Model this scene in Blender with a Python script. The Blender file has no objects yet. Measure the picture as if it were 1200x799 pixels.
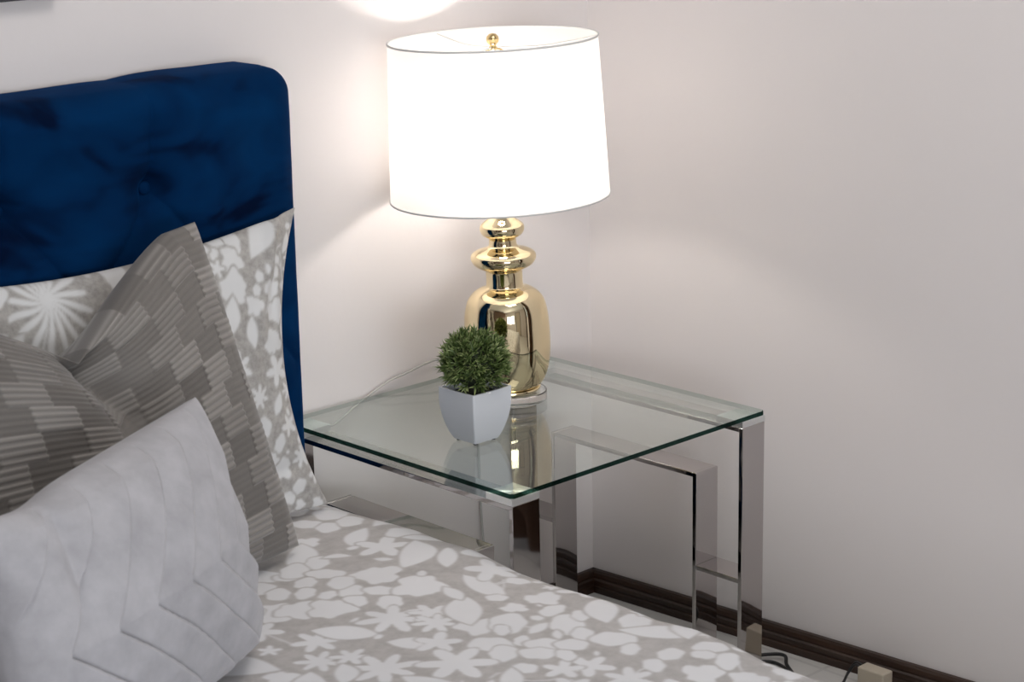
import bpy, bmesh, math, random
import numpy as np
from mathutils import Vector, Matrix

random.seed(7)
rng = np.random.default_rng(11)
scene = bpy.context.scene
C = scene.collection

# ------------------------------------------------------------------ camera
cam_data = bpy.data.cameras.new('camera')
cam = bpy.data.objects.new('camera', cam_data)
C.objects.link(cam)
cam_r = Vector((0.72062754, -0.69304451, -0.01962781))
cam_u = Vector((0.19197315, 0.17225074, 0.96616561))
cam_d = Vector((0.66621487, 0.70001357, -0.25717456))
cam.matrix_world = Matrix(((cam_r.x, cam_u.x, -cam_d.x, -2.90827),
                           (cam_r.y, cam_u.y, -cam_d.y, -2.82503),
                           (cam_r.z, cam_u.z, -cam_d.z, 1.61361),
                           (0, 0, 0, 1)))
cam_data.sensor_width = 36.0
cam_data.lens = 2433.42 / 1200 * 36.0
cam_data.clip_start = 0.05
cam_data.dof.use_dof = True
cam_data.dof.focus_distance = 3.62
cam_data.dof.aperture_fstop = 9.0
scene.camera = cam

# ------------------------------------------------------------------ view + light
scene.view_settings.view_transform = 'Standard'
scene.view_settings.look = 'None'
scene.view_settings.gamma = 1.0
scene.view_settings.use_curve_mapping = False
scene.view_settings.exposure = 0.33
BULB = 70.0        # emission strength of the lamp's bulb
WINDOW_FILL = 56.0       # watts of the fill light at the added front window
CEILING_FILL = 12.0      # watts of the added ceiling fill

world = bpy.data.worlds.new('world')
scene.world = world
world.use_nodes = True
world.node_tree.nodes['Background'].inputs[0].default_value = (.62, .72, .9, 1)
world.node_tree.nodes['Background'].inputs[1].default_value = 1.2


def area_light(name, loc, target, sx, sy, power, col):
    l = bpy.data.lights.new(name, 'AREA')
    l.shape = 'RECTANGLE'; l.size = sx; l.size_y = sy; l.energy = power; l.color = col
    o = bpy.data.objects.new(name, l); C.objects.link(o)
    o.location = loc
    o.rotation_euler = (Vector(target) - Vector(loc)).to_track_quat('-Z', 'Y').to_euler()
    return o


area_light('window_fill_light', (-3.0, -4.46, 1.16), (-2.0, 0, 1.15), 1.75, .9, WINDOW_FILL, (.93, .95, 1.0))  # main room fill, set at the added front window
area_light('ceiling_fill_glow', (-1.0, -1.4, 2.5), (-1.0, -1.4, 0), .9, .9, CEILING_FILL, (1.0, .95, .9))  # soft overhead fill, added out of view

# ------------------------------------------------------------------ helpers


def link(name, me, mat=None, parent=None, smooth=False):
    o = bpy.data.objects.new(name, me)
    C.objects.link(o)
    if mat is not None:
        for m in (mat if isinstance(mat, (list, tuple)) else [mat]):
            me.materials.append(m)
    if parent is not None:
        o.parent = parent
    if smooth:
        me.polygons.foreach_set('use_smooth', [True] * len(me.polygons))
    return o


def tag(o, label, cat, group=None, kind=None):
    if label: o['label'] = label
    if cat: o['category'] = cat
    if group: o['group'] = group
    if kind: o['kind'] = kind
    return o


def struct(o):
    o['kind'] = 'structure'
    return o


def empty(name, loc=(0, 0, 0), rz=0.0):
    o = bpy.data.objects.new(name, None)
    C.objects.link(o)
    o.empty_display_size = .05
    o.location = loc
    o.rotation_euler = (0, 0, rz)
    return o


def mesh_from(verts, faces):
    me = bpy.data.meshes.new('m')
    me.from_pydata([tuple(v) for v in verts], [], [tuple(f) for f in faces])
    me.update()
    return me


def box_geo(x0, x1, y0, y1, z0, z1):
    v = [(x, y, z) for z in (z0, z1) for y in (y0, y1) for x in (x0, x1)]
    f = [(0, 2, 3, 1), (4, 5, 7, 6), (0, 1, 5, 4), (2, 6, 7, 3), (0, 4, 6, 2), (1, 3, 7, 5)]
    return v, f


def bm_to(bm):
    me = bpy.data.meshes.new('m')
    bmesh.ops.recalc_face_normals(bm, faces=bm.faces)
    bm.to_mesh(me); bm.free()
    return me


def boxes(name, lst, mat, parent=None, bevel=0.0, seg=2, xf=None):
    bm = bmesh.new()
    for b in lst:
        v, f = box_geo(*b)
        vs = [bm.verts.new(p) for p in v]
        for q in f: bm.faces.new([vs[i] for i in q])
    if bevel:
        bmesh.ops.bevel(bm, geom=bm.edges[:], offset=bevel, segments=seg, profile=.5, affect='EDGES')
    if xf is not None:
        bmesh.ops.transform(bm, matrix=xf, verts=bm.verts)
    return link(name, bm_to(bm), mat, parent, smooth=False)


def lathe(name, prof, mat, parent=None, n=96, xf=None, smooth=True, caps=False):
    verts, faces = [], []
    for (z, r) in prof:
        for k in range(n):
            a = 2 * math.pi * k / n
            verts.append(Vector((r * math.cos(a), r * math.sin(a), z)))
    for i in range(len(prof) - 1):
        for k in range(n):
            a, b = i * n + k, i * n + (k + 1) % n
            faces.append((a, b, b + n, a + n))
    if caps:
        faces.append(tuple(range(n))[::-1])
        faces.append(tuple(range((len(prof) - 1) * n, len(prof) * n)))
    if xf is not None: verts = [xf @ v for v in verts]
    return link(name, mesh_from(verts, faces), mat, parent, smooth)


def tube(name, pts, r, mat, parent=None, n=10, sub=10, closed=False, xf=None):
    P = [Vector(p) for p in pts]
    path = []
    m = len(P)
    rngi = range(m if closed else m - 1)
    for i in rngi:
        if closed:
            p0, p1, p2, p3 = P[(i - 1) % m], P[i], P[(i + 1) % m], P[(i + 2) % m]
        else:
            p0, p1, p2, p3 = P[max(i - 1, 0)], P[i], P[i + 1], P[min(i + 2, m - 1)]
        for s in range(sub):
            t = s / sub
            path.append(.5 * ((2 * p1) + (-p0 + p2) * t + (2 * p0 - 5 * p1 + 4 * p2 - p3) * t * t + (-p0 + 3 * p1 - 3 * p2 + p3) * t ** 3))
    if not closed: path.append(P[-1].copy())
    verts, faces = [], []
    L = len(path)
    ref = Vector((.13, .2, .97)).normalized()
    for i, p in enumerate(path):
        if closed: d = path[(i + 1) % L] - path[i - 1]
        else: d = path[min(i + 1, L - 1)] - path[max(i - 1, 0)]
        d.normalize()
        a = d.cross(ref)
        if a.length < 1e-3: a = d.cross(Vector((1, 0, 0)))
        a.normalize(); b = d.cross(a)
        for k in range(n):
            t = 2 * math.pi * k / n
            verts.append(p + a * (r * math.cos(t)) + b * (r * math.sin(t)))
    for i in range(L if closed else L - 1):
        for k in range(n):
            j = (i + 1) % L
            faces.append((i * n + k, i * n + (k + 1) % n, j * n + (k + 1) % n, j * n + k))
    if not closed:
        faces.append(tuple(range(n))); faces.append(tuple(range((L - 1) * n, L * n))[::-1])
    if xf is not None: verts = [xf @ v for v in verts]
    return link(name, mesh_from(verts, faces), mat, parent, True)


def grid_mesh(P, closed_u=False, attrs=None, flip=False):
    """P: (nu, nv, 3) numpy -> mesh with optional float attributes"""
    nu, nv = P.shape[:2]
    idx = np.arange(nu * nv).reshape(nu, nv)
    a = idx[:-1, :-1].ravel(); b = idx[1:, :-1].ravel(); c = idx[1:, 1:].ravel(); d = idx[:-1, 1:].ravel()
    q = np.stack([a, b, c, d], 1)
    if flip: q = q[:, ::-1]
    return raw_mesh(P.reshape(-1, 3), q, attrs)


def raw_mesh(V, Q, attrs=None):
    me = bpy.data.meshes.new('m')
    me.vertices.add(len(V)); me.vertices.foreach_set('co', np.ascontiguousarray(V, dtype=np.float32).ravel())
    n = len(Q)
    me.loops.add(n * 4); me.polygons.add(n)
    me.loops.foreach_set('vertex_index', np.ascontiguousarray(Q, dtype=np.int32).ravel())
    me.polygons.foreach_set('loop_start', np.arange(0, n * 4, 4, dtype=np.int32))
    me.polygons.foreach_set('use_smooth', np.ones(n, dtype=bool))
    me.update(calc_edges=True)
    me.validate()
    if attrs:
        for k, arr in attrs.items():
            at = me.attributes.new(k, 'FLOAT', 'POINT')
            at.data.foreach_set('value', np.ascontiguousarray(arr, dtype=np.float32).ravel())
    return me


def smooth_noise(x, y, scale, seed):
    """value noise, cubic-eased, in numpy"""
    r = np.random.default_rng(seed)
    G = r.random((256, 256))
    fx, fy = x * scale + 37.3, y * scale + 91.7
    ix, iy = np.floor(fx).astype(int), np.floor(fy).astype(int)
    tx, ty = fx - ix, fy - iy
    tx = tx * tx * tx * (tx * (tx * 6 - 15) + 10); ty = ty * ty * ty * (ty * (ty * 6 - 15) + 10)
    g = lambda i, j: G[i % 256, j % 256]
    return ((g(ix, iy) * (1 - tx) + g(ix + 1, iy) * tx) * (1 - ty) + (g(ix, iy + 1) * (1 - tx) + g(ix + 1, iy + 1) * tx) * ty) * 2 - 1


def sstep(x, a, b):
    t = np.clip((x - a) / (b - a), 0, 1)
    return t * t * (3 - 2 * t)


# ------------------------------------------------------------------ materials
def new_mat(name):
    m = bpy.data.materials.new(name); m.use_nodes = True
    nt = m.node_tree
    return m, nt, nt.nodes['Principled BSDF'], nt.nodes, nt.links


def principled(name, col, rough=.5, metal=0., **kw):
    m, nt, p, N, L = new_mat(name)
    p.inputs['Base Color'].default_value = (*col, 1)
    p.inputs['Roughness'].default_value = rough
    p.inputs['Metallic'].default_value = metal
    for k, v in kw.items():
        p.inputs[k.replace('_', ' ')].default_value = v
    return m


def noise_node(N, L, scale, detail=4, rough=.5, coord=None):
    t = N.new('ShaderNodeTexNoise'); t.inputs['Scale'].default_value = scale
    t.inputs['Detail'].default_value = detail; t.inputs['Roughness'].default_value = rough
    if coord is not None: L.new(coord, t.inputs['Vector'])
    return t


def ramp(N, L, fac, stops):
    r = N.new('ShaderNodeValToRGB')
    el = r.color_ramp.elements
    while len(el) < len(stops): el.new(.5)
    for e, (p, c) in zip(el, stops):
        e.position = p; e.color = (*c, 1)
    L.new(fac, r.inputs[0])
    return r


def add_bump(N, L, p, height, strength, dist):
    b = N.new('ShaderNodeBump'); b.inputs['Strength'].default_value = strength
    b.inputs['Distance'].default_value = dist
    L.new(height, b.inputs['Height']); L.new(b.outputs[0], p.inputs['Normal'])
    return b


def wall_mat(name, c):
    m, nt, p, N, L = new_mat(name)
    tc = N.new('ShaderNodeTexCoord')
    n1 = noise_node(N, L, 1.3, 3, .5, tc.outputs['Object'])
    r = ramp(N, L, n1.outputs[0], [(.3, tuple(x * .975 for x in c)), (.7, c)])
    L.new(r.outputs[0], p.inputs['Base Color'])
    p.inputs['Roughness'].default_value = .62
    p.inputs['Specular IOR Level'].default_value = .25
    n2 = noise_node(N, L, 14, 6, .6, tc.outputs['Object'])
    add_bump(N, L, p, n2.outputs[0], .12, .006)
    return m


M = {}
M['wall'] = wall_mat('painted_plaster', (.78, .738, .730))
M['ceiling'] = wall_mat('ceiling_paint', (.8, .8, .79))


def floor_mat():
    m, nt, p, N, L = new_mat('pale_floor_tile')
    tc = N.new('ShaderNodeTexCoord')
    b = N.new('ShaderNodeTexBrick')
    b.offset = 0; b.inputs['Scale'].default_value = 1
    b.inputs['Brick Width'].default_value = .6; b.inputs['Row Height'].default_value = .6
    b.inputs['Mortar Size'].default_value = .004
    b.inputs['Color1'].default_value = (.62, .61, .59, 1); b.inputs['Color2'].default_value = (.61, .60, .585, 1)
    b.inputs['Mortar'].default_value = (.52, .51, .5, 1)
    L.new(tc.outputs['Object'], b.inputs['Vector'])
    L.new(b.outputs[0], p.inputs['Base Color'])
    p.inputs['Roughness'].default_value = .3
    return m


M['floor'] = floor_mat()


def wood_mat(name, c1, c2, rough=.35):
    m, nt, p, N, L = new_mat(name)
    tc = N.new('ShaderNodeTexCoord')
    mp = N.new('ShaderNodeMapping'); mp.inputs['Scale'].default_value = (30, 1.5, 30)
    L.new(tc.outputs['Object'], mp.inputs[0])
    n = noise_node(N, L, 2, 5, .6, mp.outputs[0])
    r = ramp(N, L, n.outputs[0], [(.3, c1), (.7, c2)])
    L.new(r.outputs[0], p.inputs['Base Color'])
    p.inputs['Roughness'].default_value = rough
    add_bump(N, L, p, n.outputs[0], .2, .002)
    return m


M['wood'] = wood_mat('dark_brown_wood', (.018, .009, .006), (.05, .024, .014))
M['door_cream'] = principled('cream_door_paint', (.62, .55, .47), .4)

# polished steel with a faint ripple
m, nt, p, N, L = new_mat('polished_steel')
p.inputs['Base Color'].default_value = (.50, .475, .47, 1)
p.inputs['Metallic'].default_value = 1; p.inputs['Roughness'].default_value = .035
tc = N.new('ShaderNodeTexCoord'); n = noise_node(N, L, 6, 1, .4, tc.outputs['Object'])
add_bump(N, L, p, n.outputs[0], .10, .03)
M['steel'] = m
M['brushed'] = principled('brushed_aluminium', (.86, .88, .88), .14, 1.0)
m, nt, p, N, L = new_mat('spun_aluminium')
p.inputs['Base Color'].default_value = (.88, .90, .90, 1)
p.inputs['Metallic'].default_value = 1; p.inputs['Roughness'].default_value = .30
p.inputs['Anisotropic'].default_value = .92
tg = N.new('ShaderNodeTangent'); tg.direction_type = 'RADIAL'; tg.axis = 'Z'
L.new(tg.outputs[0], p.inputs['Tangent'])
M['spun'] = m


m, nt, p, N, L = new_mat('gold_mirror_glass')
p.inputs['Base Color'].default_value = (.88, .745, .49, 1)
p.inputs['Metallic'].default_value = 1; p.inputs['Roughness'].default_value = .04
p.inputs['Specular Tint'].default_value = (1, .97, .88, 1)
tc = N.new('ShaderNodeTexCoord'); n = noise_node(N, L, 18, 2, .5, tc.outputs['Object'])
add_bump(N, L, p, n.outputs[0], .06, .01)
M['gold'] = m

M['acrylic'] = principled('clear_acrylic', (.97, .98, .98), .03, 0, Transmission_Weight=1.0, IOR=1.49)
M['brass'] = principled('polished_brass', (.8, .6, .3), .15, 1.0)
M['black'] = principled('black_rubber', (.012, .012, .013), .45)
M['beige'] = principled('beige_plastic', (.50, .44, .35), .45)
M['white_ceramic'] = principled('white_ceramic', (.66, .68, .72), .16)
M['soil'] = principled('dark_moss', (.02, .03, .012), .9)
M['trim'] = principled('shade_trim', (.7, .7, .7), .6)
M['cord'] = principled('clear_silver_cord', (.5, .49, .475), .25, 0.)
M['frame'] = principled('charcoal_frame', (.05, .05, .055), .45)
M['paper'] = principled('pale_mount_board', (.5, .5, .5), .8)
M['white_paint'] = principled('white_gloss_paint', (.75, .75, .74), .35)
M['mattress'] = principled('white_ticking', (.6, .6, .6), .8)

# thin sheet glass: straight-through tint plus mirror reflection by angle
m, nt, p, N, L = new_mat('sheet_glass')
N.remove(p)
out = N['Material Output']
tr = N.new('ShaderNodeBsdfTransparent'); tr.inputs[0].default_value = (.93, .965, .95, 1)
gl = N.new('ShaderNodeBsdfGlossy'); gl.inputs['Roughness'].default_value = .012
gl.inputs['Color'].default_value = (.95, .97, .96, 1)
lw = N.new('ShaderNodeLayerWeight'); lw.inputs['Blend'].default_value = .5
pw = N.new('ShaderNodeMath'); pw.operation = 'POWER'; pw.inputs[1].default_value = 5
L.new(lw.outputs['Facing'], pw.inputs[0])
ml = N.new('ShaderNodeMath'); ml.operation = 'MULTIPLY_ADD'; ml.inputs[1].default_value = .96; ml.inputs[2].default_value = .04
L.new(pw.outputs[0], ml.inputs[0])
mx = N.new('ShaderNodeMixShader')
L.new(ml.outputs[0], mx.inputs[0]); L.new(tr.outputs[0], mx.inputs[1]); L.new(gl.outputs[0], mx.inputs[2])
L.new(mx.outputs[0], out.inputs[0])
M['glass'] = m
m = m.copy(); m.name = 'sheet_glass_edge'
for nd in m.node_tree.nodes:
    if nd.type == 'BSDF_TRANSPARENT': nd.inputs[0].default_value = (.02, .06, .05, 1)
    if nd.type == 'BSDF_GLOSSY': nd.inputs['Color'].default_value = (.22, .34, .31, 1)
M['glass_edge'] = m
m = m.copy(); m.name = 'sheet_glass_far_edge_lit'  # back and right edges: lighter look from reflection put into the tint
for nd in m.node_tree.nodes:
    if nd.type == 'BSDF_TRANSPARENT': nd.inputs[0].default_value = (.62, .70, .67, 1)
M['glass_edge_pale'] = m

# lamp shade cloth: diffuse + translucent
m, nt, p, N, L = new_mat('white_shade_linen')
N.remove(p)
out = N['Material Output']
df = N.new('ShaderNodeBsdfDiffuse'); df.inputs[0].default_value = (.85, .85, .84, 1)
tl = N.new('ShaderNodeBsdfTranslucent'); tl.inputs[0].default_value = (.93, .92, .91, 1)
mx = N.new('ShaderNodeMixShader'); mx.inputs[0].default_value = .50
L.new(df.outputs[0], mx.inputs[1]); L.new(tl.outputs[0], mx.inputs[2]); L.new(mx.outputs[0], out.inputs[0])
M['shade'] = m

m, nt, p, N, L = new_mat('glowing_bulb')
p.inputs['Base Color'].default_value = (1, 1, 1, 1)
p.inputs['Emission Color'].default_value = (1.0, .92, .84, 1)
p.inputs['Emission Strength'].default_value = BULB
M['bulb'] = m

# velvet with brushed nap
m, nt, p, N, L = new_mat('navy_velvet')
tc = N.new('ShaderNodeTexCoord')
mp = N.new('ShaderNodeMapping'); mp.inputs['Scale'].default_value = (1.0, 1.0, 1.7)
L.new(tc.outputs['Object'], mp.inputs[0])
n = noise_node(N, L, 6.5, 2.5, .5, mp.outputs[0]); n.inputs['Distortion'].default_value = .6
r = ramp(N, L, n.outputs[0], [(.34, (.0003, .005, .024)), (.45, (.0003, .017, .066)), (.75, (.0004, .028, .100))])
L.new(r.outputs[0], p.inputs['Base Color'])
p.inputs['Roughness'].default_value = .85
p.inputs['Specular IOR Level'].default_value = .04
p.inputs['Sheen Weight'].default_value = .18
p.inputs['Sheen Roughness'].default_value = .35
p.inputs['Sheen Tint'].default_value = (.0, .12, .46, 1)
n3 = noise_node(N, L, 500, 2, .5, tc.outputs['Object'])
add_bump(N, L, p, n3.outputs[0], .15, .001)
M['velvet'] = m


def print_mat(name, ground_a, ground_b, white, tex=60):
    m, nt, p, N, L = new_mat(name)
    at = N.new('ShaderNodeAttribute'); at.attribute_name = 'print'
    tc = N.new('ShaderNodeTexCoord')
    n = noise_node(N, L, tex, 5, .65, tc.outputs['Object'])
    g = ramp(N, L, n.outputs[0], [(.35, ground_a), (.62, ground_b)])
    n2 = noise_node(N, L, 9, 3, .5, tc.outputs['Object'])
    w = ramp(N, L, n2.outputs[0], [(.3, tuple(c * .94 for c in white)), (.7, white)])
    mx = N.new('ShaderNodeMix'); mx.data_type = 'RGBA'
    L.new(at.outputs['Fac'], mx.inputs['Factor'])
    L.new(g.outputs[0], mx.inputs['A']); L.new(w.outputs[0], mx.inputs['B'])
    L.new(mx.outputs['Result'], p.inputs['Base Color'])
    p.inputs['Roughness'].default_value = .75
    p.inputs['Sheen Weight'].default_value = .15
    n3 = noise_node(N, L, 700, 2, .5, tc.outputs['Object'])
    add_bump(N, L, p, n3.outputs[0], .12, .0008)
    return m


M['duvet'] = print_mat('printed_cotton', (.37, .35, .342), (.45, .43, .422), (.71, .71, .73), 40)
M['sham'] = print_mat('printed_pillowcase', (.30, .285, .27), (.42, .40, .38), (.68, .68, .68), 90)

# ridged taupe
m, nt, p, N, L = new_mat('ridged_taupe_fabric')
at = N.new('ShaderNodeAttribute'); at.attribute_name = 'block'
r = ramp(N, L, at.outputs['Fac'], [(0, (.065, .057, .050)), (.5, (.165, .150, .137)), (1, (.32, .30, .28))])
L.new(r.outputs[0], p.inputs['Base Color'])
p.inputs['Roughness'].default_value = .6; p.inputs['Sheen Weight'].default_value = .25
tc = N.new('ShaderNodeTexCoord'); n3 = noise_node(N, L, 400, 2, .5, tc.outputs['Object'])
add_bump(N, L, p, n3.outputs[0], .2, .001)
M['taupe'] = m

m, nt, p, N, L = new_mat('pale_grey_suede')
tc = N.new('ShaderNodeTexCoord'); n = noise_node(N, L, 22, 5, .6, tc.outputs['Object'])
r = ramp(N, L, n.outputs[0], [(.3, (.335, .327, .345)), (.7, (.44, .43, .452))])
L.new(r.outputs[0], p.inputs['Base Color'])
p.inputs['Roughness'].default_value = .8; p.inputs['Sheen Weight'].default_value = .2
n3 = noise_node(N, L, 500, 2, .5, tc.outputs['Object'])
add_bump(N, L, p, n3.outputs[0], .15, .001)
M['suede'] = m

m, nt, p, N, L = new_mat('artificial_leaf')
at = N.new('ShaderNodeAttribute'); at.attribute_name = 'tone'
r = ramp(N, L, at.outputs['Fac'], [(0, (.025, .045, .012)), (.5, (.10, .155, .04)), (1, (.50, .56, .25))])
L.new(r.outputs[0], p.inputs['Base Color'])
p.inputs['Roughness'].default_value = .45
M['leaf'] = m

# ------------------------------------------------------------------ room shell
WY = 0.0686745
wdir = Vector((math.sin(WY), -math.cos(WY), 0))        # right wall runs this way from the corner
wn = Vector((-math.cos(WY), -math.sin(WY), 0))         # into the room
LX, FY, HZ = -4.4, -4.5, 2.55


def quad_prism(name, a, b, z0, z1, out, mat, parent=None):
    """wall slab standing on segment a-b with thickness vector out"""
    a, b, out = Vector(a), Vector(b), Vector(out)
    v = [a, b, b + out, a + out]
    verts = [Vector((q.x, q.y, z)) for z in (z0, z1) for q in v]
    f = [(0, 3, 2, 1), (4, 5, 6, 7), (0, 1, 5, 4), (1, 2, 6, 5), (2, 3, 7, 6), (3, 0, 4, 7)]
    bm = bmesh.new()
    vs = [bm.verts.new(p) for p in verts]
    for q in f: bm.faces.new([vs[i] for i in q])
    return link(name, bm_to(bm), mat, parent)


RE = wdir * 4.55
struct(boxes('floor', [(LX - .1, .5, FY - .1, .1, -.1, 0)], M['floor']))
struct(boxes('ceiling', [(LX - .1, .5, FY - .1, .1, HZ, HZ + .1)], M['ceiling']))
struct(boxes('wall_back', [(LX - .1, 0, 0, .1, 0, HZ)], M['wall']))
s0, s1, wz0, wz1 = 1.70, 3.05, .90, 2.2       # window opening in the right wall, beyond the frame
bm = bmesh.new()
for a_, b_, z0, z1 in ((-.1, s0, 0, HZ), (s1, 4.62, 0, HZ), (s0, s1, 0, wz0), (s0, s1, wz1, HZ)):
    pa, pb = wdir * a_, wdir * b_
    q = [pa, pb, pb - wn * .1, pa - wn * .1]
    vs = [bm.verts.new((p.x, p.y, z)) for z in (z0, z1) for p in q]
    for f in [(0, 3, 2, 1), (4, 5, 6, 7), (0, 1, 5, 4), (1, 2, 6, 5), (2, 3, 7, 6), (3, 0, 4, 7)]: bm.faces.new([vs[i] for i in f])
struct(link('wall_right', bm_to(bm), M['wall']))
struct(boxes('wall_left', [(LX - .1, LX, FY, 0, 0, HZ)], M['wall']))
fx0, fx1, fz0, fz1 = -3.9, -2.1, .68, 1.75       # unseen window opening added behind the camera for the main fill light
struct(boxes('wall_front', [(LX - .1, fx0, FY - .1, FY, 0, HZ), (fx1, .42, FY - .1, FY, 0, HZ),
                            (fx0, fx1, FY - .1, FY, 0, fz0), (fx0, fx1, FY - .1, FY, fz1, HZ)], M['wall']))
w2 = struct(empty('fill_window', ((fx0 + fx1) / 2, FY, fz0)))
hx, hh = (fx1 - fx0) / 2, fz1 - fz0
boxes('window_frame', [(-hx, hx, -.09, -.05, 0, .05), (-hx, hx, -.09, -.05, hh - .05, hh), (-hx, -hx + .05, -.09, -.05, .05, hh - .05),
                       (hx - .05, hx, -.09, -.05, .05, hh - .05), (-.025, .025, -.09, -.05, .05, hh - .05)], M['white_paint'], w2)
boxes('window_pane', [(-hx + .05, -.025, -.073, -.067, .05, hh - .05), (.025, hx - .05, -.073, -.067, .05, hh - .05)], M['glass'], w2)
WXF = Matrix(((wdir.x, wn.x, 0, 0), (wdir.y, wn.y, 0, 0), (0, 0, 1, 0), (0, 0, 0, 1)))
w1 = struct(empty('window_1', wdir * ((s0 + s1) / 2)))
wx = Matrix.Translation(-wdir * ((s0 + s1) / 2)) @ WXF
boxes('window_frame', [(s0, s1, -.09, -.03, wz0, wz0 + .05), (s0, s1, -.09, -.03, wz1 - .05, wz1), (s0, s0 + .05, -.09, -.03, wz0 + .05, wz1 - .05),
                       (s1 - .05, s1, -.09, -.03, wz0 + .05, wz1 - .05), ((s0 + s1) / 2 - .025, (s0 + s1) / 2 + .025, -.09, -.03, wz0 + .05, wz1 - .05)], M['white_paint'], w1, xf=wx)
boxes('window_pane', [(s0 + .05, (s0 + s1) / 2 - .025, -.063, -.057, wz0 + .05, wz1 - .05), ((s0 + s1) / 2 + .025, s1 - .05, -.063, -.057, wz0 + .05, wz1 - .05)], M['glass'], w1, xf=wx)

# baseboards: moulded profile run along both walls
prof = [(0, 0), (.02, 0), (.02, .013), (.0165, .015), (.018, .020), (.018, .027), (.0135, .030), (.0145, .034), (.0125, .041), (.009, .0455), (0, .0455)]


def baseboard(name, a, b, n):
    a, b, n = Vector(a), Vector(b), Vector(n)
    bm = bmesh.new()
    ra = [bm.verts.new(a + n * d + Vector((0, 0, z))) for d, z in prof]
    rb = [bm.verts.new(b + n * d + Vector((0, 0, z))) for d, z in prof]
    for i in range(len(prof)):
        j = (i + 1) % len(prof)
        bm.faces.new((ra[i], ra[j], rb[j], rb[i]))
    bm.faces.new(ra[::-1]); bm.faces.new(rb)
    return struct(link(name, bm_to(bm), M['wood']))


baseboard('baseboard_back', (LX, 0, 0), (0, 0, 0), (0, -1, 0))
baseboard('baseboard_right', wdir * .0, wdir * 4.5, wn)

# door in the front wall behind the camera
door = struct(empty('door_1', (-1.3, FY, 0)))
boxes('door_frame', [(-.48, -.40, 0, .03, 0, 2.1), (.40, .48, 0, .03, 0, 2.1), (-.40, .40, 0, .03, 2.02, 2.1)], M['wood'], door, bevel=.003)
boxes('door_leaf', [(-.395, .395, 0, .014, .005, 2.015)], M['door_cream'], door, bevel=.003)


def curtain(name, a0, a1, ph, label):
    n = 180; pts = []
    for i in range(n):
        t = i / (n - 1)
        p = wdir * (a0 + (a1 - a0) * t) + wn * (.085 + .03 * math.sin(t * 34 + ph) + .008 * math.sin(t * 91))
        pts.append((p.x, p.y))
    P = np.array([[(x, y, z) for z in np.linspace(.03, 2.34, 12)] for x, y in pts])
    Q = P.copy(); Q[:, :, 0] += .004
    o = link(name, grid_mesh(np.concatenate([P, Q[::-1], P[:1]], 0)), M['curtain'])
    return tag(o, label, 'curtain', 'curtains at the window')


M['curtain'] = principled('brown_curtain', (.085, .045, .028), .85)
curtain('curtain', 1.30, 1.72, 0, 'brown pleated curtain hanging at the window side nearer the glass table')
curtain('curtain', 3.03, 3.45, 2, 'brown pleated curtain hanging at the far window side, away from the bed')
rp, rq = wdir * 1.22 + wn * .085, wdir * 3.53 + wn * .085
rod = tube('curtain_rod', [(rp.x, rp.y, 2.365), (rq.x, rq.y, 2.365)], .012, M['frame'], sub=1)
tag(rod, 'dark metal curtain rod above the window in the right wall', 'curtain rod')
boxes('bracket', [(1.25, 1.27, 0, .085, 2.35, 2.36), (3.48, 3.50, 0, .085, 2.35, 2.36)], M['frame'], rod, xf=WXF)

# wall picture over the bed: only its lower edge reaches the frame
pf = empty('picture_frame', (-1.62, -.001, 1.318))
tag(pf, 'dark picture frame hung above the headboard, cut off by the photo top', 'picture frame')
boxes('frame', [(-.44, .44, -.026, 0, 0, .035), (-.44, .44, -.026, 0, .565, .6), (-.44, -.405, -.026, 0, .035, .565), (.405, .44, -.026, 0, .035, .565)], M['frame'], pf, .002)
boxes('mount_board', [(-.405, .405, -.012, -.004, .035, .565)], M['paper'], pf)

# ------------------------------------------------------------------ print patterns
RES = 400  # canvas cells per metre


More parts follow.
